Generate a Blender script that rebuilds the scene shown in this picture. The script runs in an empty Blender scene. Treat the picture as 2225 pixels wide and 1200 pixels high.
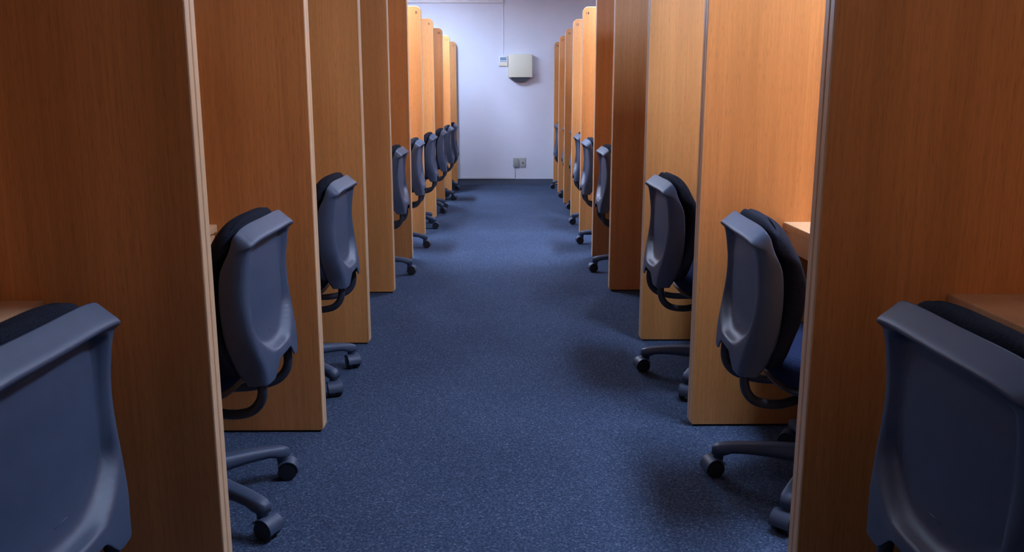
import bpy, bmesh, math, random
from mathutils import Vector, Matrix
random.seed(7)
C = bpy.context.scene.collection
R = math.radians
PI = math.pi

# ------------------------------------------------------------------ camera, exposure, lights
CAM_H = 1.09
cam_d = bpy.data.cameras.new('camera')
cam = bpy.data.objects.new('camera', cam_d)
C.objects.link(cam)
cam.location = (0, 0, CAM_H)
cam_d.sensor_width = 36.0
cam_d.lens = 36.0 * 1882 / 2225
cam_d.clip_start = 0.02
cam.rotation_euler = (R(90) - math.atan(385 / 1882), 0, -math.atan(19.5 / 1882))
bpy.context.scene.camera = cam

vs = bpy.context.scene.view_settings
vs.view_transform = 'Standard'
vs.look = 'None'
vs.gamma = 1.0
vs.use_curve_mapping = False
vs.exposure = 1.38

world = bpy.data.worlds.new('world')
bpy.context.scene.world = world
world.use_nodes = True
world.node_tree.nodes['Background'].inputs[0].default_value = (0.6, 0.75, 1.0, 1)
world.node_tree.nodes['Background'].inputs[1].default_value = 0.02

# ceiling light fittings: (x, y, length along x, length along y, strength)
CEIL_H = 2.44
LIGHT_COL = (0.60, 0.77, 1.12)
FITTINGS = [
    (1.15, 2.50, 0.30, 1.20, 23.0),
    (-1.05, 6.65, 0.20, 1.20, 36.0),
    (1.05, 6.70, 0.20, 1.20, 36.0),
    (-1.05, 9.60, 0.20, 1.20, 42.0),
    (1.10, 0.10, 0.20, 1.20, 1.3),  # weak fill lamp added to brighten the nearest right desk and panel
    (-1.10, 0.10, 0.20, 1.20, 0.3),  # faint fill lamp added over the nearest left bay
    (-2.2, 2.50, 0.20, 1.20, 6.0),
    (3.3, 4.0, 0.20, 1.20, 30.0),
    (-3.3, 4.4, 0.20, 1.20, 20.0),
    (3.3, 8.6, 0.20, 1.20, 30.0),
    (-3.3, 8.6, 0.20, 1.20, 16.0),
]

# ------------------------------------------------------------------ helpers
def link(name, bm, mats, parent=None, smooth=False, loc=None):
    me = bpy.data.meshes.new(name)
    bmesh.ops.recalc_face_normals(bm, faces=bm.faces[:])
    bm.to_mesh(me); bm.free()
    if not isinstance(mats, (list, tuple)): mats = [mats]
    for m in mats: me.materials.append(m)
    if smooth:
        for p in me.polygons: p.use_smooth = True
    o = bpy.data.objects.new(name, me)
    C.objects.link(o)
    if parent: o.parent = parent
    if loc: o.location = loc
    return o

def thing(name, label, cat, loc=(0, 0, 0), rz=0, group=None):
    o = bpy.data.objects.new(name, None)
    C.objects.link(o)
    o.empty_display_size = 0.1
    o.location = loc; o.rotation_euler = (0, 0, rz)
    o['label'] = label; o['category'] = cat
    if group: o['group'] = group
    return o

def structure(o):
    o['kind'] = 'structure'
    return o

def box(bm, x0, x1, y0, y1, z0, z1, mi=0):
    v = [bm.verts.new((x, y, z)) for x in (x0, x1) for y in (y0, y1) for z in (z0, z1)]
    fs = []
    for q in ((0, 1, 3, 2), (4, 6, 7, 5), (0, 4, 5, 1), (2, 3, 7, 6), (0, 2, 6, 4), (1, 5, 7, 3)):
        f = bm.faces.new([v[i] for i in q]); f.material_index = mi; fs.append(f)
    return v, fs

def bevel_mod(o, w, seg=2, ang=35):
    m = o.modifiers.new('bevel', 'BEVEL')
    m.width = w; m.segments = seg; m.limit_method = 'ANGLE'; m.angle_limit = R(ang)
    for p in o.data.polygons: p.use_smooth = True
    return o

def cyl(bm, p0, p1, r0, r1, n=24, mi=0, caps=True):
    p0 = Vector(p0); p1 = Vector(p1)
    d = (p1 - p0).normalized()
    a = Vector((0, 0, 1)) if abs(d.z) < 0.9 else Vector((1, 0, 0))
    u = d.cross(a).normalized(); w = d.cross(u)
    A = [bm.verts.new(p0 + (u * math.cos(2*PI*k/n) + w * math.sin(2*PI*k/n)) * r0) for k in range(n)]
    B = [bm.verts.new(p1 + (u * math.cos(2*PI*k/n) + w * math.sin(2*PI*k/n)) * r1) for k in range(n)]
    for k in range(n):
        f = bm.faces.new((A[k], A[(k+1) % n], B[(k+1) % n], B[k])); f.material_index = mi; f.smooth = True
    if caps:
        f = bm.faces.new(A); f.material_index = mi
        f = bm.faces.new(B); f.material_index = mi

def rings(bm, loops, mi=0, cap=True):
    """skin a list of equal closed vertex rings"""
    L = [[bm.verts.new(p) for p in lp] for lp in loops]
    n = len(L[0])
    for a, b in zip(L[:-1], L[1:]):
        for k in range(n):
            f = bm.faces.new((a[k], a[(k+1) % n], b[(k+1) % n], b[k])); f.material_index = mi; f.smooth = True
    if cap:
        f = bm.faces.new(L[0]); f.material_index = mi
        f = bm.faces.new(L[-1]); f.material_index = mi

def tube(bm, pts, r, n=14, mi=0):
    P = [Vector(p) for p in pts]
    loops = []
    up = Vector((1, 0, 0.02))
    for i, p in enumerate(P):
        t = (P[min(i+1, len(P)-1)] - P[max(i-1, 0)]).normalized()
        u = t.cross(up).normalized(); w = t.cross(u)
        loops.append([p + (u * math.cos(2*PI*k/n) + w * math.sin(2*PI*k/n)) * r for k in range(n)])
    rings(bm, loops, mi)

def catmull(keys, n):
    """keys: list of tuples, returns n samples of the curve through them"""
    out = []
    m = len(keys) - 1
    for s in range(n):
        t = s / (n - 1) * m
        i = min(int(t), m - 1); f = t - i
        p0 = keys[max(i-1, 0)]; p1 = keys[i]; p2 = keys[i+1]; p3 = keys[min(i+2, m)]
        out.append(tuple(0.5 * (2*b + (c-a)*f + (2*a-5*b+4*c-d)*f*f + (3*b-a-3*c+d)*f**3)
                         for a, b, c, d in zip(p0, p1, p2, p3)))
    return out

def lerp_table(tab, x):
    if x <= tab[0][0]: return tab[0][1]
    for (a, va), (b, vb) in zip(tab[:-1], tab[1:]):
        if x <= b:
            t = (x - a) / (b - a); t = t * t * (3 - 2 * t)
            return va + (vb - va) * t
    return tab[-1][1]

def smooth_table(tab, x):
    if x <= tab[0][0]: return tab[0][1]
    n = len(tab)
    def slope(i):
        if i == 0 or i == n - 1: j = min(i, n - 2); return (tab[j+1][1] - tab[j][1]) / (tab[j+1][0] - tab[j][0])
        return (tab[i+1][1] - tab[i-1][1]) / (tab[i+1][0] - tab[i-1][0])
    for i in range(n - 1):
        (a, va), (b, vb) = tab[i], tab[i+1]
        if x <= b:
            d = b - a; t = (x - a) / d
            return (va * (2*t**3 - 3*t*t + 1) + slope(i) * d * (t**3 - 2*t*t + t) + vb * (3*t*t - 2*t**3) + slope(i+1) * d * (t**3 - t*t))
    return tab[-1][1]

def sstep(a, b, x):
    t = max(0.0, min(1.0, (x - a) / (b - a)))
    return t * t * (3 - 2 * t)

# ------------------------------------------------------------------ materials
def new_mat(name, col, rough=0.5, spec=0.5, metal=0.0):
    m = bpy.data.materials.new(name)
    m.use_nodes = True
    b = m.node_tree.nodes['Principled BSDF']
    b.inputs['Base Color'].default_value = (*col, 1)
    b.inputs['Roughness'].default_value = rough
    b.inputs['Specular IOR Level'].default_value = spec
    b.inputs['Metallic'].default_value = metal
    return m, m.node_tree, b

def noise_var(nt, b, col, amt, scale, bump=0.0, bscale=200, detail=3, vec='Object', stretch=(1, 1, 1)):
    N = nt.nodes; L = nt.links
    tc = N.new('ShaderNodeTexCoord'); mp = N.new('ShaderNodeMapping')
    mp.inputs['Scale'].default_value = stretch
    L.new(tc.outputs[vec], mp.inputs['Vector'])
    n = N.new('ShaderNodeTexNoise'); n.inputs['Scale'].default_value = scale; n.inputs['Detail'].default_value = detail
    L.new(mp.outputs['Vector'], n.inputs['Vector'])
    r = N.new('ShaderNodeValToRGB')
    r.color_ramp.elements[0].position = 0.3; r.color_ramp.elements[1].position = 0.7
    r.color_ramp.elements[0].color = (*[c * (1 - amt) for c in col], 1)
    r.color_ramp.elements[1].color = (*[min(1, c * (1 + amt)) for c in col], 1)
    L.new(n.outputs['Fac'], r.inputs['Fac']); L.new(r.outputs['Color'], b.inputs['Base Color'])
    if bump:
        n2 = N.new('ShaderNodeTexNoise'); n2.inputs['Scale'].default_value = bscale
        L.new(tc.outputs[vec], n2.inputs['Vector'])
        bp = N.new('ShaderNodeBump'); bp.inputs['Strength'].default_value = bump; bp.inputs['Distance'].default_value = 0.001
        L.new(n2.outputs['Fac'], bp.inputs['Height']); L.new(bp.outputs['Normal'], b.inputs['Normal'])
    return r

def wood(name, col, amt=1.0, rough=0.42):
    m, nt, b = new_mat(name, col, rough, 0.5)
    N = nt.nodes; L = nt.links
    tc = N.new('ShaderNodeTexCoord'); oi = N.new('ShaderNodeObjectInfo')
    mul = N.new('ShaderNodeVectorMath'); mul.operation = 'SCALE'
    L.new(oi.outputs['Location'], mul.inputs[0]); mul.inputs['Scale'].default_value = 3.7
    cmb = N.new('ShaderNodeVectorMath'); cmb.operation = 'ADD'
    sc = N.new('ShaderNodeMath'); sc.operation = 'MULTIPLY'; sc.inputs[1].default_value = 37.0
    L.new(oi.outputs['Random'], sc.inputs[0])
    L.new(tc.outputs['Object'], cmb.inputs[0]); L.new(sc.outputs[0], cmb.inputs[1])
    # broad vertical bands
    mp1 = N.new('ShaderNodeMapping'); mp1.inputs['Scale'].default_value = (9, 9, 0.22)
    L.new(cmb.outputs[0], mp1.inputs['Vector'])
    n1 = N.new('ShaderNodeTexNoise'); n1.inputs['Scale'].default_value = 1.0; n1.inputs['Detail'].default_value = 2
    L.new(mp1.outputs[0], n1.inputs['Vector'])
    # fine grain
    mp2 = N.new('ShaderNodeMapping'); mp2.inputs['Scale'].default_value = (150, 150, 3.0)
    L.new(cmb.outputs[0], mp2.inputs['Vector'])
    n2 = N.new('ShaderNodeTexNoise'); n2.inputs['Scale'].default_value = 1.0; n2.inputs['Detail'].default_value = 4
    L.new(mp2.outputs[0], n2.inputs['Vector'])
    # short pores
    mp3 = N.new('ShaderNodeMapping'); mp3.inputs['Scale'].default_value = (420, 420, 28)
    L.new(cmb.outputs[0], mp3.inputs['Vector'])
    n3 = N.new('ShaderNodeTexNoise'); n3.inputs['Scale'].default_value = 1.0; n3.inputs['Detail'].default_value = 1
    L.new(mp3.outputs[0], n3.inputs['Vector'])
    r1 = N.new('ShaderNodeValToRGB')
    r1.color_ramp.elements[0].position = 0.32; r1.color_ramp.elements[1].position = 0.68
    r1.color_ramp.elements[0].color = (*[c * (1 - 0.13 * amt) for c in col], 1)
    r1.color_ramp.elements[1].color = (col[0] * (1 + .10 * amt), col[1] * (1 + .13 * amt), col[2] * (1 + .18 * amt), 1)
    L.new(n1.outputs['Fac'], r1.inputs['Fac'])
    def mulmix(prev, src, lo, p0, p1):
        mr = N.new('ShaderNodeMapRange')
        mr.inputs['From Min'].default_value = p0; mr.inputs['From Max'].default_value = p1
        mr.inputs['To Min'].default_value = lo; mr.inputs['To Max'].default_value = 1.04
        L.new(src, mr.inputs['Value'])
        mx = N.new('ShaderNodeVectorMath'); mx.operation = 'SCALE'
        L.new(prev, mx.inputs[0]); L.new(mr.outputs[0], mx.inputs['Scale'])
        return mx.outputs[0]
    c1 = mulmix(r1.outputs['Color'], n2.outputs['Fac'], 1 - 0.11 * amt, 0.3, 0.65)
    c2 = mulmix(c1, n3.outputs['Fac'], 1 - 0.14 * amt, 0.28, 0.45)
    L.new(c2, b.inputs['Base Color'])
    return m

M_wood = wood('beech_laminate', (0.67, 0.286, 0.084))
M_edge = wood('beech_edge_band', (0.72, 0.47, 0.26), 0.6, 0.38)
M_desk = wood('beech_desktop', (0.74, 0.46, 0.235), 0.8, 0.40)
M_black, nt, b = new_mat('black_glide', (0.012, 0.012, 0.014), 0.6)
noise_var(nt, b, (0.012, 0.012, 0.014), 0.2, 40)
M_ink, nt, b = new_mat('brown_ink', (0.05, 0.028, 0.02), 0.6)
noise_var(nt, b, (0.05, 0.028, 0.02), 0.15, 90)

M_plastic, nt, b = new_mat('grey_plastic', (0.054, 0.080, 0.136), 0.46, 0.5)
noise_var(nt, b, (0.054, 0.080, 0.136), 0.05, 30, 0.25, 900)
M_dark, nt, b = new_mat('dark_grey_plastic', (0.030, 0.037, 0.056), 0.42)
noise_var(nt, b, (0.030, 0.037, 0.056), 0.08, 30, 0.2, 900)
M_wheel, nt, b = new_mat('black_wheel', (0.018, 0.020, 0.026), 0.38)
noise_var(nt, b, (0.018, 0.020, 0.026), 0.15, 60)
M_steel, nt, b = new_mat('brushed_column', (0.25, 0.26, 0.28), 0.3, 0.5, 0.9)
noise_var(nt, b, (0.25, 0.26, 0.28), 0.1, 60)

def fabric(name, col, rough=0.95):
    m, nt, b = new_mat(name, col, rough, 0.15)
    N = nt.nodes; L = nt.links
    tc = N.new('ShaderNodeTexCoord')
    v = N.new('ShaderNodeTexVoronoi'); v.inputs['Scale'].default_value = 330
    L.new(tc.outputs['Object'], v.inputs['Vector'])
    r = N.new('ShaderNodeValToRGB')
    r.color_ramp.elements[0].color = (*[c * 1.35 for c in col], 1)
    r.color_ramp.elements[1].color = (*[c * 0.55 for c in col], 1)
    r.color_ramp.elements[1].position = 0.75
    L.new(v.outputs['Distance'], r.inputs['Fac']); L.new(r.outputs['Color'], b.inputs['Base Color'])
    bp = N.new('ShaderNodeBump'); bp.inputs['Strength'].default_value = 0.4; bp.inputs['Distance'].default_value = 0.001
    bp.invert = True
    L.new(v.outputs['Distance'], bp.inputs['Height']); L.new(bp.outputs['Normal'], b.inputs['Normal'])
    return m
M_mesh = fabric('black_mesh_upholstery', (0.014, 0.017, 0.030))
M_seat = fabric('navy_seat_fabric', (0.014, 0.024, 0.068))

M_wall, nt, b = new_mat('wall_paint', (0.74, 0.77, 0.86), 0.75, 0.3)
noise_var(nt, b, (0.74, 0.77, 0.86), 0.012, 6, 0.3, 160)
M_ceil, nt, b = new_mat('ceiling_paint', (0.82, 0.82, 0.84), 0.85, 0.2)
noise_var(nt, b, (0.82, 0.82, 0.84), 0.02, 12, 0.4, 120)
M_base, nt, b = new_mat('vinyl_baseboard', (0.085, 0.112, 0.165), 0.5)
noise_var(nt, b, (0.085, 0.112, 0.165), 0.06, 8)
M_cream, nt, b = new_mat('cream_enamel', (0.74, 0.73, 0.58), 0.45)
noise_var(nt, b, (0.74, 0.73, 0.58), 0.012, 6)
M_plate, nt, b = new_mat('grey_beige_plate', (0.42, 0.45, 0.42), 0.45)
noise_var(nt, b, (0.42, 0.45, 0.42), 0.015, 30)
M_white, nt, b = new_mat('white_plastic', (0.78, 0.79, 0.82), 0.45)
noise_var(nt, b, (0.78, 0.79, 0.82), 0.01, 30)
M_lcd, nt, b = new_mat('lcd_blue', (0.20, 0.31, 0.46), 0.25)
noise_var(nt, b, (0.20, 0.31, 0.46), 0.08, 120)
M_button, nt, b = new_mat('button_blue_grey', (0.30, 0.35, 0.50), 0.5)
noise_var(nt, b, (0.30, 0.35, 0.50), 0.05, 60)

# loop pile carpet
M_carpet, nt, b = new_mat('blue_loop_carpet', (0.04, 0.06, 0.12), 0.95, 0.1)
N = nt.nodes; L = nt.links
tc = N.new('ShaderNodeTexCoord')
v = N.new('ShaderNodeTexVoronoi'); v.inputs['Scale'].default_value = 260
L.new(tc.outputs['Object'], v.inputs['Vector'])
n1 = N.new('ShaderNodeTexNoise'); n1.inputs['Scale'].default_value = 120; n1.inputs['Detail'].default_value = 4
L.new(tc.outputs['Object'], n1.inputs['Vector'])
n2 = N.new('ShaderNodeTexNoise'); n2.inputs['Scale'].default_value = 2.2; n2.inputs['Detail'].default_value = 3
L.new(tc.outputs['Object'], n2.inputs['Vector'])
sep = N.new('ShaderNodeSeparateColor'); L.new(v.outputs['Color'], sep.inputs[0])
r = N.new('ShaderNodeValToRGB')
cr = r.color_ramp
cr.elements[0].position = 0.0; cr.elements[0].color = (0.031, 0.048, 0.088, 1)
cr.elements[1].position = 1.0; cr.elements[1].color = (0.132, 0.172, 0.255, 1)
e = cr.elements.new(0.45); e.color = (0.047, 0.071, 0.126, 1)
e = cr.elements.new(0.85); e.color = (0.068, 0.096, 0.160, 1)
L.new(sep.outputs[0], r.inputs['Fac'])
mr = N.new('ShaderNodeMapRange'); mr.inputs['From Min'].default_value = 0.3; mr.inputs['From Max'].default_value = 0.7
mr.inputs['To Min'].default_value = 0.65; mr.inputs['To Max'].default_value = 1.35
L.new(n1.outputs['Fac'], mr.inputs['Value'])
s1 = N.new('ShaderNodeVectorMath'); s1.operation = 'SCALE'
L.new(r.outputs['Color'], s1.inputs[0]); L.new(mr.outputs[0], s1.inputs['Scale'])
mr2 = N.new('ShaderNodeMapRange'); mr2.inputs['From Min'].default_value = 0.3; mr2.inputs['From Max'].default_value = 0.7
mr2.inputs['To Min'].default_value = 0.92; mr2.inputs['To Max'].default_value = 1.08
L.new(n2.outputs['Fac'], mr2.inputs['Value'])
s2 = N.new('ShaderNodeVectorMath'); s2.operation = 'SCALE'
L.new(s1.outputs[0], s2.inputs[0]); L.new(mr2.outputs[0], s2.inputs['Scale'])
L.new(s2.outputs[0], b.inputs['Base Color'])
bp = N.new('ShaderNodeBump'); bp.inputs['Strength'].default_value = 0.7; bp.inputs['Distance'].default_value = 0.002
L.new(n1.outputs['Fac'], bp.inputs['Height']); L.new(bp.outputs['Normal'], b.inputs['Normal'])

def glow_mat(name, strength):
    m = bpy.data.materials.new(name); m.use_nodes = True
    nt = m.node_tree; nt.nodes.clear()
    e = nt.nodes.new('ShaderNodeEmission'); e.inputs[0].default_value = (*LIGHT_COL, 1); e.inputs[1].default_value = strength
    o = nt.nodes.new('ShaderNodeOutputMaterial'); nt.links.new(e.outputs[0], o.inputs[0])
    return m

# ------------------------------------------------------------------ room
RX = 5.2
Y0, WALL_Y = -3.0, 11.27
def slab(name, args, m, kind=True):
    bm = bmesh.new(); box(bm, *args)
    o = link(name, bm, m)
    if kind: structure(o)
    return o
slab('floor', (-RX, RX, Y0, WALL_Y, -0.1, 0.0), M_carpet)
slab('ceiling', (-RX, RX, Y0, WALL_Y, CEIL_H, CEIL_H + 0.1), M_ceil)
slab('wall_back', (-RX, RX, WALL_Y, WALL_Y + 0.1, 0, CEIL_H), M_wall)
slab('wall_left', (-RX - 0.1, -RX, Y0, WALL_Y, 0, CEIL_H), M_wall)
slab('wall_right', (RX, RX + 0.1, Y0, WALL_Y, 0, CEIL_H), M_wall)
slab('wall_front', (-RX, RX, Y0 - 0.1, Y0, 0, CEIL_H), M_wall)
o = slab('baseboard_back', (-RX, RX, WALL_Y - 0.008, WALL_Y, 0, 0.073), M_base)
# boxed duct along the top of the far wall, its end above the cable
o = slab('trim_1', (-RX, 0.004, WALL_Y - 0.035, WALL_Y, 2.262, CEIL_H), M_ceil)

def light_fitting(x, y, lx, ly, s):
    side = ('far ' if abs(x) > 2 else '') + ('right' if x > 0.2 else 'left')
    t = thing('ceiling_light', 'white ceiling light fitting above the %s of the room, %s' % (
        side, 'added as weak fill near the camera' if 0 < y < 1 else 'near the first desks' if 0 < y < 4 else 'behind the camera' if y < 0 else 'halfway along the aisle' if y < 8 else 'close to the far wall'),
        'ceiling light', (x, y, CEIL_H), 0, 'ceiling light fittings')
    bm = bmesh.new()
    hx, hy = lx/2, ly/2
    box(bm, -hx - 0.012, -hx, -hy, hy, -0.075, -0.001)
    box(bm, hx, hx + 0.012, -hy, hy, -0.075, -0.001)
    box(bm, -hx, hx, -hy, hy, -0.016, -0.001)
    link('frame', bm, M_white, t)
    bm = bmesh.new(); box(bm, -hx + 0.002, hx - 0.002, -hy + 0.004, hy - 0.004, -0.070, -0.017)
    link('diffuser', bm, glow_mat('lamp_diffuser', s), t)
for a in FITTINGS: light_fitting(*a)

# ------------------------------------------------------------------ far wall fittings
WY = WALL_Y
t = thing('wall_box', 'cream metal box mounted on the far white wall above head height', 'box', (0.22, WY, 1.356))
bm = bmesh.new(); box(bm, -0.150, 0.150, -0.11, -0.002, 0, 0.282)
bevel_mod(link('cover', bm, M_cream, t), 0.004)
bm = bmesh.new()   # dark curved half-disc body under the box
prof = [(0.11 * math.cos(a) * 1.05, -0.052 * math.sin(a)) for a in [PI * k / 20 for k in range(21)]]
A = [bm.verts.new((px, -0.085, pz - 0.0)) for px, pz in prof]
B = [bm.verts.new((px * 0.9, -0.002, pz - 0.0)) for px, pz in prof]
for k in range(20): bm.faces.new((A[k], A[k+1], B[k+1], B[k]))
bm.faces.new(A); bm.faces.new(B[::-1]); bm.faces.new((A[0], B[0], B[-1], A[-1]))
link('lower_body', bm, M_dark, t)
bm = bmesh.new(); cyl(bm, (0.150, -0.04, 0.235), (0.156, -0.04, 0.235), 0.008, 0.007, 14)
box(bm, 0.150, 0.154, -0.055, -0.025, 0.20, 0.22)
link('latch', bm, M_plate, t)

t = thing('wall_controller', 'small white wall controller with blue display beside the cream box', 'controller', (0.009, WY, 1.495))
bm = bmesh.new(); box(bm, -0.055, 0.055, -0.018, -0.001, 0, 0.124)
bevel_mod(link('casing', bm, M_white, t), 0.003)
bm = bmesh.new(); box(bm, -0.042, 0.038, -0.0195, -0.0175, 0.072, 0.110)
link('display', bm, M_lcd, t)
for bx0, bx1 in ((-0.042, -0.022), (-0.016, 0.002), (0.010, 0.038)):
    bm = bmesh.new(); box(bm, bx0, bx1, -0.0205, -0.0175, 0.053, 0.063)
    link('button', bm, M_button, t)
bm = bmesh.new(); box(bm, -0.052, 0.052, -0.024, -0.0175, 0.004, 0.046)
bevel_mod(link('cover_flap', bm, M_cream, t), 0.0015)

bm = bmesh.new()
box(bm, -0.004, 0.004, -0.008, -0.0005, 0, 0.64)
box(bm, -0.010, 0.010, -0.014, -0.0005, 0.62, 0.645)
o = link('cable_conduit', bm, M_white, None, loc=(0.006, WY, 1.6195))
bevel_mod(o, 0.0015)
o['label'] = 'thin white vertical cable cover running from the ceiling down to the wall controller'; o['category'] = 'cable cover'

def plate(x, label, jack):
    t = thing('wall_plate', label, 'wall socket', (x, WY, 0.226), 0, None)
    bm = bmesh.new(); box(bm, -0.036, 0.036, -0.012 if jack else -0.024, -0.001, 0, 0.119)
    bevel_mod(link('cover', bm, M_plate, t), 0.003)
    if jack:
        bm = bmesh.new(); box(bm, -0.010, 0.010, -0.0165, -0.0115, 0.046, 0.062)
        link('socket', bm, M_dark, t)
    else:
        bm = bmesh.new(); box(bm, -0.024, 0.024, -0.028, -0.0235, 0.02, 0.10)
        bevel_mod(link('faceplate', bm, M_plate, t), 0.002)
plate(0.167, 'left grey wall box, with a thin cable dropping from its underside', False)
plate(0.256, 'right grey wall plate with a small dark round jack in its middle', True)

bm = bmesh.new(); box(bm, -0.62, 0.075, -0.022, -0.0085, 0, 0.026); box(bm, 0.066, 0.148, -0.018, -0.0085, 0, 0.016)
o = link('cable_raceway', bm, M_white, None, loc=(0.0, WY, 0.074))
bevel_mod(o, 0.003)
o['label'] = 'white cable trunking strip running along the top of the dark baseboard'; o['category'] = 'cable trunking'
bm = bmesh.new(); tube(bm, [(0, 0, 0.0), (0.001, 0, 0.05), (-0.001, 0, 0.10), (0, 0, 0.142)], 0.0035, 8)
o = link('cable', bm, M_plate, None, True, loc=(0.158, WY - 0.006, 0.084))
o['label'] = 'short thin grey cable between the left wall box and the trunking'; o['category'] = 'cable'

# ------------------------------------------------------------------ study carrels
PANEL_H = 1.793
BT = 0.026          # one board
def ZL(n): return 1.675 + (n - 1) * 1.058
def ZR(n): return 1.715 + (n - 1) * 1.058
XLP = {0: .59, 1: .588, 2: .599, 3: .606, 4: .622, 5: .627, 6: .632, 7: .622, 8: .612, 9: .600, 10: .585}
XRP = {0: .63, 1: .634, 2: .633, 3: .628, 4: .612, 5: .621, 6: .624, 7: .634, 8: .640, 9: .645, 10: .650}
OUT = 1.56

def board_bm(depth, right, y0, y1, h=PANEL_H):
    """upright board, local x 0 = aisle edge running outward; rounded top and slightly eased bottom corner at the aisle"""
    pts = []
    r = 0.042; rb = 0.010
    for k in range(9):
        a = PI * 1.5 - (PI / 2) * k / 8
        pts.append((rb + rb * math.cos(a), rb + rb * math.sin(a)))
    for k in range(13):
        a = PI - (PI / 2) * k / 12
        pts.append((r + r * math.cos(a), h - 0.008 - r + r * math.sin(a)))
    pts += [(depth, h - 0.008), (depth, 0)]
    bm = bmesh.new()
    s = 1 if right else -1
    n = len(pts)
    e = 0.0035
    def ring(inset, y):
        vs = []
        for (px, pz) in pts:
            qx = min(max(px, inset), depth) if px > depth - 1e-6 else px + inset * max(0, (r - px) / r)
            qz = pz
            if pz > h - 0.008 - r: qz = pz - inset * (pz - (h - 0.008 - r)) / r
            vs.append(bm.verts.new((s * qx, y, 0.008 + qz)))
        return vs
    Rg = [ring(e, y0), ring(0.3 * e, y0 + 0.3 * e), ring(0, y0 + e), ring(0, y1 - e), ring(0.3 * e, y1 - 0.3 * e), ring(e, y1)]
    for a, b_ in zip(Rg[:-1], Rg[1:]):
        for k in range(n):
            f = bm.faces.new((a[k], a[(k+1) % n], b_[(k+1) % n], b_[k]))
            f.material_index = 1
    f = bm.faces.new(Rg[0]); f.material_index = 0
    f = bm.faces.new(Rg[-1]); f.material_index = 0
    return bm

def text_mesh(s, size):
    cu = bpy.data.curves.new('number', 'FONT')
    cu.body = s; cu.size = size; cu.extrude = 0.0004; cu.align_x = 'CENTER'; cu.align_y = 'CENTER'
    cu.offset = size * 0.012
    o = bpy.data.objects.new('tmp', cu); C.objects.link(o)
    bpy.context.view_layer.update()
    me = bpy.data.meshes.new_from_object(o.evaluated_get(bpy.context.evaluated_depsgraph_get()))
    bpy.data.objects.remove(o)
    return me

ORD = ['first', 'second', 'third', 'fourth', 'fifth', 'sixth', 'seventh', 'eighth', 'ninth', 'tenth']
WORDS = dict(zip(range(7, 19), 'seven eight nine ten eleven twelve thirteen fourteen fifteen sixteen seventeen eighteen'.split()))
def carrel_label(n, side, num):
    if n == 0: return 'beech study carrel nearest the camera at the %s edge, its desk corner in view' % side
    if num: return '%s beech carrel of the %s row, its far panel numbered %s' % (ORD[n], side, WORDS[int(num)])
    if n == 1: return 'second beech carrel of the %s row, its light desk end visible behind the edge' % side
    return '%s beech carrel of the %s row counting from the camera' % (ORD[n], side)

def make_carrel(n, right):
    Z = ZR if right else ZL; XP = XRP if right else XLP
    s = 1 if right else -1
    num = None
    if n >= 4: num = str(n + 3) if not right else str(n + 9)
    t = thing('study_carrel', carrel_label(n, 'right' if right else 'left', num), 'study carrel',
              (s * XP[n + 1], Z(n) + 0.028, 0), 0, 'study carrels along the %s of the aisle' % ('right' if right else 'left'))
    # near board
    L0 = Z(n) + 0.028
    dx0 = XP[n] - XP[n + 1]
    b1 = link('side_panel', board_bm(OUT - XP[n] - .024, right, 0, BT), [M_wood, M_edge], t, loc=(s * dx0, 0, 0))
    # far board
    yf = Z(n + 1) - L0
    b2 = link('side_panel', board_bm(OUT - XP[n + 1] - .024, right, 0, BT), [M_wood, M_edge], t, loc=(0, yf, 0))
    for b_, d_ in ((b1, OUT - XP[n]), (b2, OUT - XP[n + 1])):
        bm = bmesh.new()
        xs = sorted((s * 0.012, s * (d_ - 0.03)))
        box(bm, xs[0], xs[1], 0.003, BT - 0.003, 0.0, 0.010)
        link('foot_strip', bm, M_black, b_)
    if num:
        me = text_mesh(num, 0.030); me.materials.append(M_ink)
        o = bpy.data.objects.new('number', me); C.objects.link(o)
        o.parent = b2; o.location = (s * 0.036, -0.0003, PANEL_H - 0.050); o.rotation_euler = (R(90), 0, 0)
        o['label'] = 'dark number %s' % num
    w = yf - BT
    xo = OUT - XP[n + 1]
    bm = bmesh.new(); xs = sorted((s * (xo - 0.024), s * xo)); box(bm, xs[0], xs[1], 0, yf + BT, 0.0, PANEL_H)
    link('back_panel', bm, M_wood, t)
    # desk
    xd = 0.907 - XP[n + 1]
    xs = sorted((s * xd, s * (xo - 0.0245)))
    bm = bmesh.new(); box(bm, xs[0], xs[1], BT + 0.0005, yf - 0.0005, 0.675, 0.70)
    bevel_mod(link('desktop', bm, M_desk, t), 0.002)
    xs = sorted((s * (xd + 0.010), s * (xd + 0.030)))
    bm = bmesh.new(); box(bm, xs[0], xs[1], BT + 0.0005, yf - 0.0005, 0.612, 0.6745)
    bevel_mod(link('apron', bm, M_desk, t), 0.001)
for n in range(10):
    make_carrel(n, False)
    make_carrel(n, True)

# ------------------------------------------------------------------ office chair (sitter faces +x local)
# local frame: +X forward (towards the desk), Y sideways
BACK_KEYS = [  # (height, rear position)
    (.385, -.290), (.395, -.290), (.420, -.288), (.450, -.284), (.490, -.276), (.540, -.267), (.590, -.261),
    (.635, -.260), (.680, -.264), (.710, -.268), (.730, -.273), (.739, -.280), (.744, -.285), (.750, -.282), (.760, -.271), (.770, -.260), (.778, -.251)]
W_TAB = [(.385, .330), (.42, .345), (.46, .375), (.51, .402), (.58, .420), (.68, .428), (.72, .428), (.75, .424), (.765, .420), (.778, .414)]
END_TAB = [(.385, -.246), (.43, -.222), (.50, -.209), (.60, -.205), (.68, -.212), (.73, -.224), (.778, -.241)]   # front edge of the flanks

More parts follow.
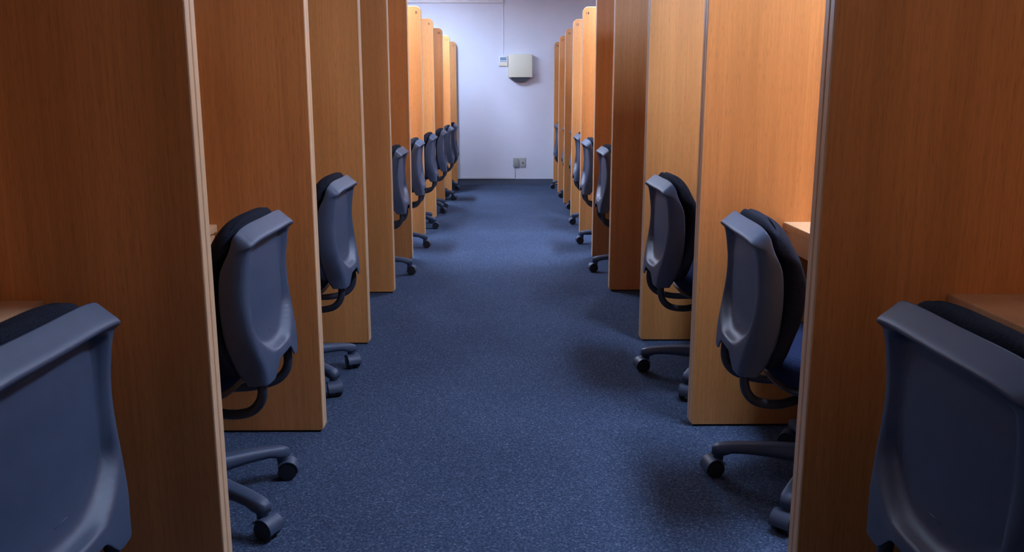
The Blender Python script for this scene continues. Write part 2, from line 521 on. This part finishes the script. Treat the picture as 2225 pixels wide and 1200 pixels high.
def back_shell():
    bm = bmesh.new()
    NV, NU = 70, 64
    prof = catmull(BACK_KEYS, NV)
    # denser sampling near the top comes from key spacing
    grid = []
    for i, (h, y) in enumerate(prof):
        w = smooth_table(W_TAB, h) / 2
        ye = smooth_table(END_TAB, h)
        row = []
        for j in range(NU + 1):
            u = j / NU * 2 - 1
            au = abs(u)
            flat = 0.70
            wr = 0.88
            if au < flat:
                x = au / flat * wr * w; fy = 0.0
            else:
                a = (au - flat) / (1 - flat)
                th = min(1, a * 1.5) * PI / 2
                x = wr * w + (1 - wr) * w * math.sin(th)
                fy = (ye - y) * (0.30 * (1 - math.cos(th)) + 0.70 * max(0, (a - 0.30) / 0.70))
            # outward bow in plan: middle sits furthest back
            bow = 0.008 * (1 - (x / w) ** 2)
            # recessed panel
            xin = 0.80 * w
            ax = x
            inner_w = min(0.171, w - 0.022)
            top_e, bot_e = .742, .452
            # rounded-bottom mask
            hb = bot_e + 0.075 * (ax / .171) ** 2.6
            mx = 1 - sstep(inner_w - 0.010, inner_w + 0.004, ax)
            mb = sstep(hb - 0.016, hb + 0.012, h)
            corner = max(0, ax - 0.125) * 0.35
            mt = 1 - sstep(top_e - 0.010 - corner, top_e - corner, h)
            m = mx * mb * mt
            dep = 0.012 + 0.010 * sstep(.64, .73, h) + 0.012 * (1 - sstep(.49, .60, h))
            sy = y - bow + fy + m * dep
            # the lip sags a little in the middle and lifts at the ends
            hz = h
            # arch between the two lower tabs
            if h < .450:
                k = (.450 - h) / (.450 - .385)
                arch = 1 - sstep(0.045, 0.112, ax)
                hz = h + arch * k * 0.040 - (1 - arch) * 0
            if h > .66:
                hz = h - 0.040 * sstep(.64, .778, h) * (au ** 5)
            row.append(bm.verts.new((sy, math.copysign(x, u) if au > 0 else 0.0, hz)))
        grid.append(row)
    for i in range(NV - 1):
        for j in range(NU):
            f = bm.faces.new((grid[i][j], grid[i][j+1], grid[i+1][j+1], grid[i+1][j])); f.smooth = True
    return bm

def superloop(cx, cy, cz, a, b_, n=40, p=2.6, axis='z'):
    out = []
    for k in range(n):
        t = 2 * PI * k / n
        c, s = math.cos(t), math.sin(t)
        x = a * math.copysign(abs(c) ** (2 / p), c); y = b_ * math.copysign(abs(s) ** (2 / p), s)
        out.append((cx + x, cy + y, cz))
    return out

def make_chair():
    root = thing('office_chair', 'x', 'chair')
    # --- back shell
    o = link('back_shell', back_shell(), M_plastic, root, True)
    sm = o.modifiers.new('solid', 'SOLIDIFY'); sm.thickness = 0.004; sm.offset = 0
    # small moulded line low in the recess
    pts = [v.co for v in o.data.vertices]
    def surf(y, z): return min(pts, key=lambda p: (p.y - y) ** 2 + (p.z - z) ** 2).x
    bm = bmesh.new(); xs_ = surf(0.0, .487)
    tube(bm, [(xs_ - .0022, 0.018, .487), (xs_ - .0022, 0.0, .4875), (xs_ - .0022, -0.018, .487)], .0008, 8)
    link('moulded_mark', bm, M_plastic, root, True)
    # --- cushion on the front of the shell
    bm = bmesh.new()
    rows = []
    NR = 34
    for i in range(NR):
        t = i / (NR - 1)
        h = .405 + (1 - (1 - t) ** 1.35) * (.793 - .405)
        y = smooth_table([(k[0], k[1]) for k in BACK_KEYS if k[0] in (.385, .450, .540, .635, .710)] , h)
        if h > .70: y += 0.002 * sstep(.70, .78, h)
        e = min(1.0, math.sqrt(max(0, 1 - max(0, (h - .745) / .0485) ** 2)))
        eb = math.sqrt(max(0, 1 - max(0, (.47 - h) / .067) ** 2))
        w = (.206 + 0.004 * math.sin(t * PI)) * (0.90 + 0.10 * e) * (0.74 + 0.26 * eb)
        d = (.037 + .010 * sstep(.45, .56, h) * (1 - sstep(.60, .76, h))) * (0.10 + 0.90 * e) * (0.15 + 0.85 * eb)
        rear = y + .040 - .030 * sstep(.715, .755, h)
        front = y + .098 + .014 * sstep(.45, .56, h) * (1 - sstep(.60, .76, h)) - .016 * sstep(.70, .79, h)
        shp = (0.10 + 0.90 * e) * (0.15 + 0.85 * eb)
        d = (front - rear) / 2 * shp; cx = rear + 0.30 * (1 - shp) * (front - rear) + d
        lp = superloop(cx, 0, h, d, w, 60, 3.2)
        lp = [(px + 0.024 * (py / .21) ** 2 * (1 - .5 * sstep(.70, .78, h)) - 0.004, py, pz - 0.046 * sstep(.62, .797, h) * (abs(py) / .21) ** 3.6) for px, py, pz in lp]
        rows.append(lp)
    rings(bm, rows)
    link('back_cushion', bm, M_mesh, root, True)
    # --- seat
    bm = bmesh.new()
    rows = []
    for z, k in ((.352, .90), (.356, .965), (.372, 1.0), (.395, 1.0), (.412, .985), (.424, .95), (.430, .88), (.433, .70), (.434, .4)):
        rows.append([(px, py, z + 0.012 * (-abs(py) / .24) ** 2 * (k > .8) - 0.02 * sstep(.15, .26, px)) for px, py, _ in superloop(.035, 0, z, .225 * k, .238 * k, 48, 3.6)])
    rings(bm, rows)
    link('seat_cushion', bm, M_seat, root, True)
    bm = bmesh.new()
    rows = [superloop(.030, 0, z, .225 * k, .232 * k, 48, 3.4) for z, k in ((.322, .72), (.330, .86), (.342, .95), (.3515, .965))]
    rings(bm, rows)
    link('seat_pan', bm, M_dark, root, True)
    # --- control box and column
    bm = bmesh.new()
    rows = [superloop(.0, 0, z, a, b_, 32, 4) for z, a, b_ in ((.270, .085, .050), (.276, .105, .062), (.300, .120, .075), (.3215, .125, .080))]
    rings(bm, rows)
    link('tilt_mechanism', bm, M_dark, root, True)
    bm = bmesh.new()
    cyl(bm, (0, 0, .205), (0, 0, .270), .036, .036, 28)
    cyl(bm, (0, 0, .198), (0, 0, .205), .032, .036, 28)
    o = link('column_cover', bm, M_dark, root)
    bm = bmesh.new(); cyl(bm, (0, 0, .120), (0, 0, .200), .018, .018, 24)
    link('gas_column', bm, M_steel, root)
    bm = bmesh.new(); cyl(bm, (0, 0, .072), (0, 0, .125), .040, .031, 30); cyl(bm, (0, 0, .125), (0, 0, .132), .031, .024, 30)
    link('hub', bm, M_plastic, root)
    # lever
    bm = bmesh.new(); tube(bm, [(.03, -.06, .30), (.032, -.12, .297), (.034, -.19, .290)], .005, 10)
    rings(bm, [superloop(.035, 0, 0, .012 * k, .005 * k, 14, 3) for k in (.6, 1, 1, .6)][:0] or [superloop(.035, -.20, z, .014, .022, 16, 3) for z in (.284, .292)])
    link('height_lever', bm, M_dark, root, True)
    # --- bent tubes that carry the back
    for sgn in (1, -1):
        keys = [(-.262, .126, .430), (-.268, .128, .395), (-.270, .129, .362), (-.262, .128, .332), (-.240, .125, .308),
                (-.205, .118, .296), (-.165, .106, .292), (-.125, .088, .296), (-.080, .066, .300)]
        pts = catmull([(a, sgn * b_, c) for a, b_, c in keys], 34)
        bm = bmesh.new()
        P = [Vector(p) for p in pts]
        loops = []
        for i, p in enumerate(P):
            tt = (P[min(i+1, len(P)-1)] - P[max(i-1, 0)]).normalized()
            u = tt.cross(Vector((0, 1, 0))).normalized(); w = tt.cross(u)
            loops.append([p + u * math.cos(2*PI*k/14) * .0125 + w * math.sin(2*PI*k/14) * .0125 for k in range(14)])
        rings(bm, loops)
        link('back_tube', bm, M_dark, root, True)
    # --- five star base
    for k in range(5):
        bm = bmesh.new()
        loops = []
        for i in range(15):
            t = i / 14
            x = 0.022 + t * 0.296
            zt = .128 - 0.012 * t - 0.020 * t ** 2.5
            th = (.046 - .014 * t)
            if t < .8: th = .046 - .018 * sstep(0, .8, t)
            if i == 14: x -= 0.004; th *= 0.72; zt -= 0.004
            if i == 13: x -= 0.002; zt -= 0.0005
            w = (.030 - .010 * t) / 1.0
            if i == 14: w *= .72
            z0, z1 = zt - th, zt
            sec = [(-w * .80, z0), (w * .80, z0), (w, z0 + th * .35), (w * .86, z1 - th * .12), (w * .55, z1), (-w * .55, z1), (-w * .86, z1 - th * .12), (-w, z0 + th * .35)]
            loops.append([(x, a, b_) for a, b_ in sec])
        rings(bm, loops)
        cyl(bm, (.296, 0, .052), (.296, 0, .084), .015, .0175, 20)
        leg = link('leg', bm, M_plastic, root, True)
        leg.rotation_euler = (0, 0, 2 * PI * k / 5)
        # caster
        bm = bmesh.new()
        tr = 0.014
        for s_ in (1, -1):
            y0, y1 = s_ * .006, s_ * .025
            prof = [(0.0, y0), (.0255, y0), (.0272, y0 + s_ * .003), (.0272, y1 - s_ * .004), (.0245, y1), (.010, y1 + s_ * .001), (0.0, y1 + s_ * .001)]
            n = 28
            loops = []
            for rr, yy in prof[1:-1]:
                loops.append([(tr + rr * math.cos(2*PI*q/n), yy, .0273 + rr * math.sin(2*PI*q/n)) for q in range(n)])
            rings(bm, loops, 1)
        # hood over both wheels
        n = 16; A0, A1 = R(-8), R(150)
        for (r0, r1, yy0, yy1) in ((.0285, .0315, -.0265, .0265),):
            ins, outs = [], []
            for q in range(n + 1):
                a = A0 + (A1 - A0) * q / n
                c, s2 = math.cos(a), math.sin(a)
                ins.append((tr + r0 * c, .0273 + r0 * s2)); outs.append((tr + r1 * c, .0273 + r1 * s2))
            loop = outs + ins[::-1]
            Aa = [bm.verts.new((px, yy0, pz)) for px, pz in loop]; Bb = [bm.verts.new((px, yy1, pz)) for px, pz in loop]
            m_ = len(loop)
            for q in range(m_):
                f = bm.faces.new((Aa[q], Aa[(q+1) % m_], Bb[(q+1) % m_], Bb[q])); f.material_index = 0
            for q in range(n):
                i0, i1, j0, j1 = q, q + 1, m_ - 1 - q, m_ - 2 - q
                f = bm.faces.new((Aa[i0], Aa[i1], Aa[j1], Aa[j0])); f.material_index = 0
                f = bm.faces.new((Bb[i0], Bb[j0], Bb[j1], Bb[i1])); f.material_index = 0
        box(bm, tr - .020, tr + .012, -.0045, .0045, .016, .056)
        cyl(bm, (0, 0, .048), (0, 0, .060), .0145, .0145, 18)
        cas = link('caster', bm, [M_plastic, M_wheel], leg, False, loc=(.296, 0, 0))
        cas.rotation_euler = (0, 0, R(40))
        cas['label'] = 'twin black wheel under a grey hood'
        bv = cas.modifiers.new('edge', 'EDGE_SPLIT'); bv.split_angle = R(35)
        for p in cas.data.polygons: p.use_smooth = True
    return root

proto = make_chair()
used = [False]
def copy_tree(o, parent=None):
    c = o.copy(); C.objects.link(c)
    if parent is not None:
        c.parent = parent; c.matrix_parent_inverse = o.matrix_parent_inverse.copy()
    for ch in list(o.children): copy_tree(ch, c)
    return c

def place_chair(x, y, yaw, leg_world, casters, label, side, dz=0.0):
    """leg_world: direction (deg, world) of one leg; casters: world headings of the trailing wheels"""
    if not used[0]:
        c = proto; used[0] = True
    else:
        c = copy_tree(proto)
    face = 0 if side == 'right' else 180
    c.location = (x, y, 0); c.rotation_euler = (0, 0, R(face + yaw))
    c['label'] = label
    c['group'] = 'swivel chairs at the %s carrels' % side
    k = 0
    for ch in [q for q in c.children]:
        if not ch.name.startswith(('leg', 'hub', 'gas')): ch.location.z = dz
        if ch.name.startswith('leg'):
            a = leg_world + 72 * k
            ch.rotation_euler = (0, 0, R(a - face - yaw))
            for g in ch.children:
                hd = casters[k % len(casters)]
                g.rotation_euler = (0, 0, R(hd - a))
            k += 1
    return c

def ang(cx, cy, px, py): return math.degrees(math.atan2(py - cy, px - cx))

# right row
place_chair(.895, 1.165, 0, 200, [150, 30, 80, 200, 320], 'swivel chair cropped by the right edge, broad dark back shell filling the corner', 'right')
place_chair(.910, 2.285, -3, 160, [190, 225, 20, 80, 150], 'tall grey swivel chair in the second right carrel, lower column and two casters showing', 'right')
place_chair(.860, 3.290, 0, 161, [190, 250, 40, 140, 100], 'grey swivel chair in the third right carrel, its navy seat peeking past the panel', 'right', .02)
place_chair(.885, 5.42, 0, 172, [190, 60, 10, 100, 300], 'grey chair halfway up the right row, one leg reaching out beneath it', 'right', .02)
place_chair(.880, 6.46, 0, 160, [185, 200, 30, 110, 10], 'grey chair in front of the bright right panel numbered fourteen', 'right', .02)
place_chair(.905, 7.50, 0, 160, [190, 215, 60, 100, 20], 'grey chair in front of the right panel numbered fifteen', 'right', .02)
place_chair(.955, 8.58, 0, 160, [190, 210, 60, 100, 20], 'mostly hidden chair before the right panel numbered sixteen, just lip and caster showing', 'right', .02)
place_chair(.950, 9.62, 0, 165, [180, 210, 60, 100, 20], 'mostly hidden chair before the right panel numbered seventeen, just lip and caster showing', 'right', .02)
place_chair(.922, 10.70, 0, 180, [190, 220, 60, 100, 20], 'last chair of the right row, beside the far white wall', 'right', .02)
# left row
place_chair(-.905, 1.165, 0, -20, [10, 60, 120, 200, 300], 'swivel chair cropped by the left edge, pale lip of its back crossing the corner', 'left')
place_chair(-.866, 2.180, 0, -30, [-25, 10, 120, 200, 300], 'grey swivel chair in the second left carrel, two long base legs reaching the aisle', 'left', .02)
place_chair(-.872, 3.285, 0, -37, [-70, -60, 120, 200, 300], 'grey swivel chair in the third left carrel, one caster below the seat', 'left', .02)
place_chair(-.888, 5.38, 0, 2, [-10, 120, 20, 200, 300], 'grey chair before the left panel numbered seven, half cut off by the panel', 'left', .02)
place_chair(-.875, 6.43, 0, -8, [-10, 120, 20, 200, 300], 'grey chair before the left panel numbered eight', 'left', .02)
place_chair(-.858, 7.48, 0, -26, [0, 20, 20, 200, 300], 'grey chair before the left panel numbered nine', 'left', .02)
place_chair(-.838, 8.54, 0, -34, [-20, 20, 20, 200, 300], 'grey chair before the left panel numbered ten', 'left', .02)
place_chair(-.832, 9.60, 0, -20, [-20, 20, 20, 200, 300], 'grey chair before the left panel numbered eleven', 'left', .02)
place_chair(-.840, 10.66, 0, -25, [-20, 20, 20, 200, 300], 'last chair of the left row, before the panel numbered twelve', 'left', .02)
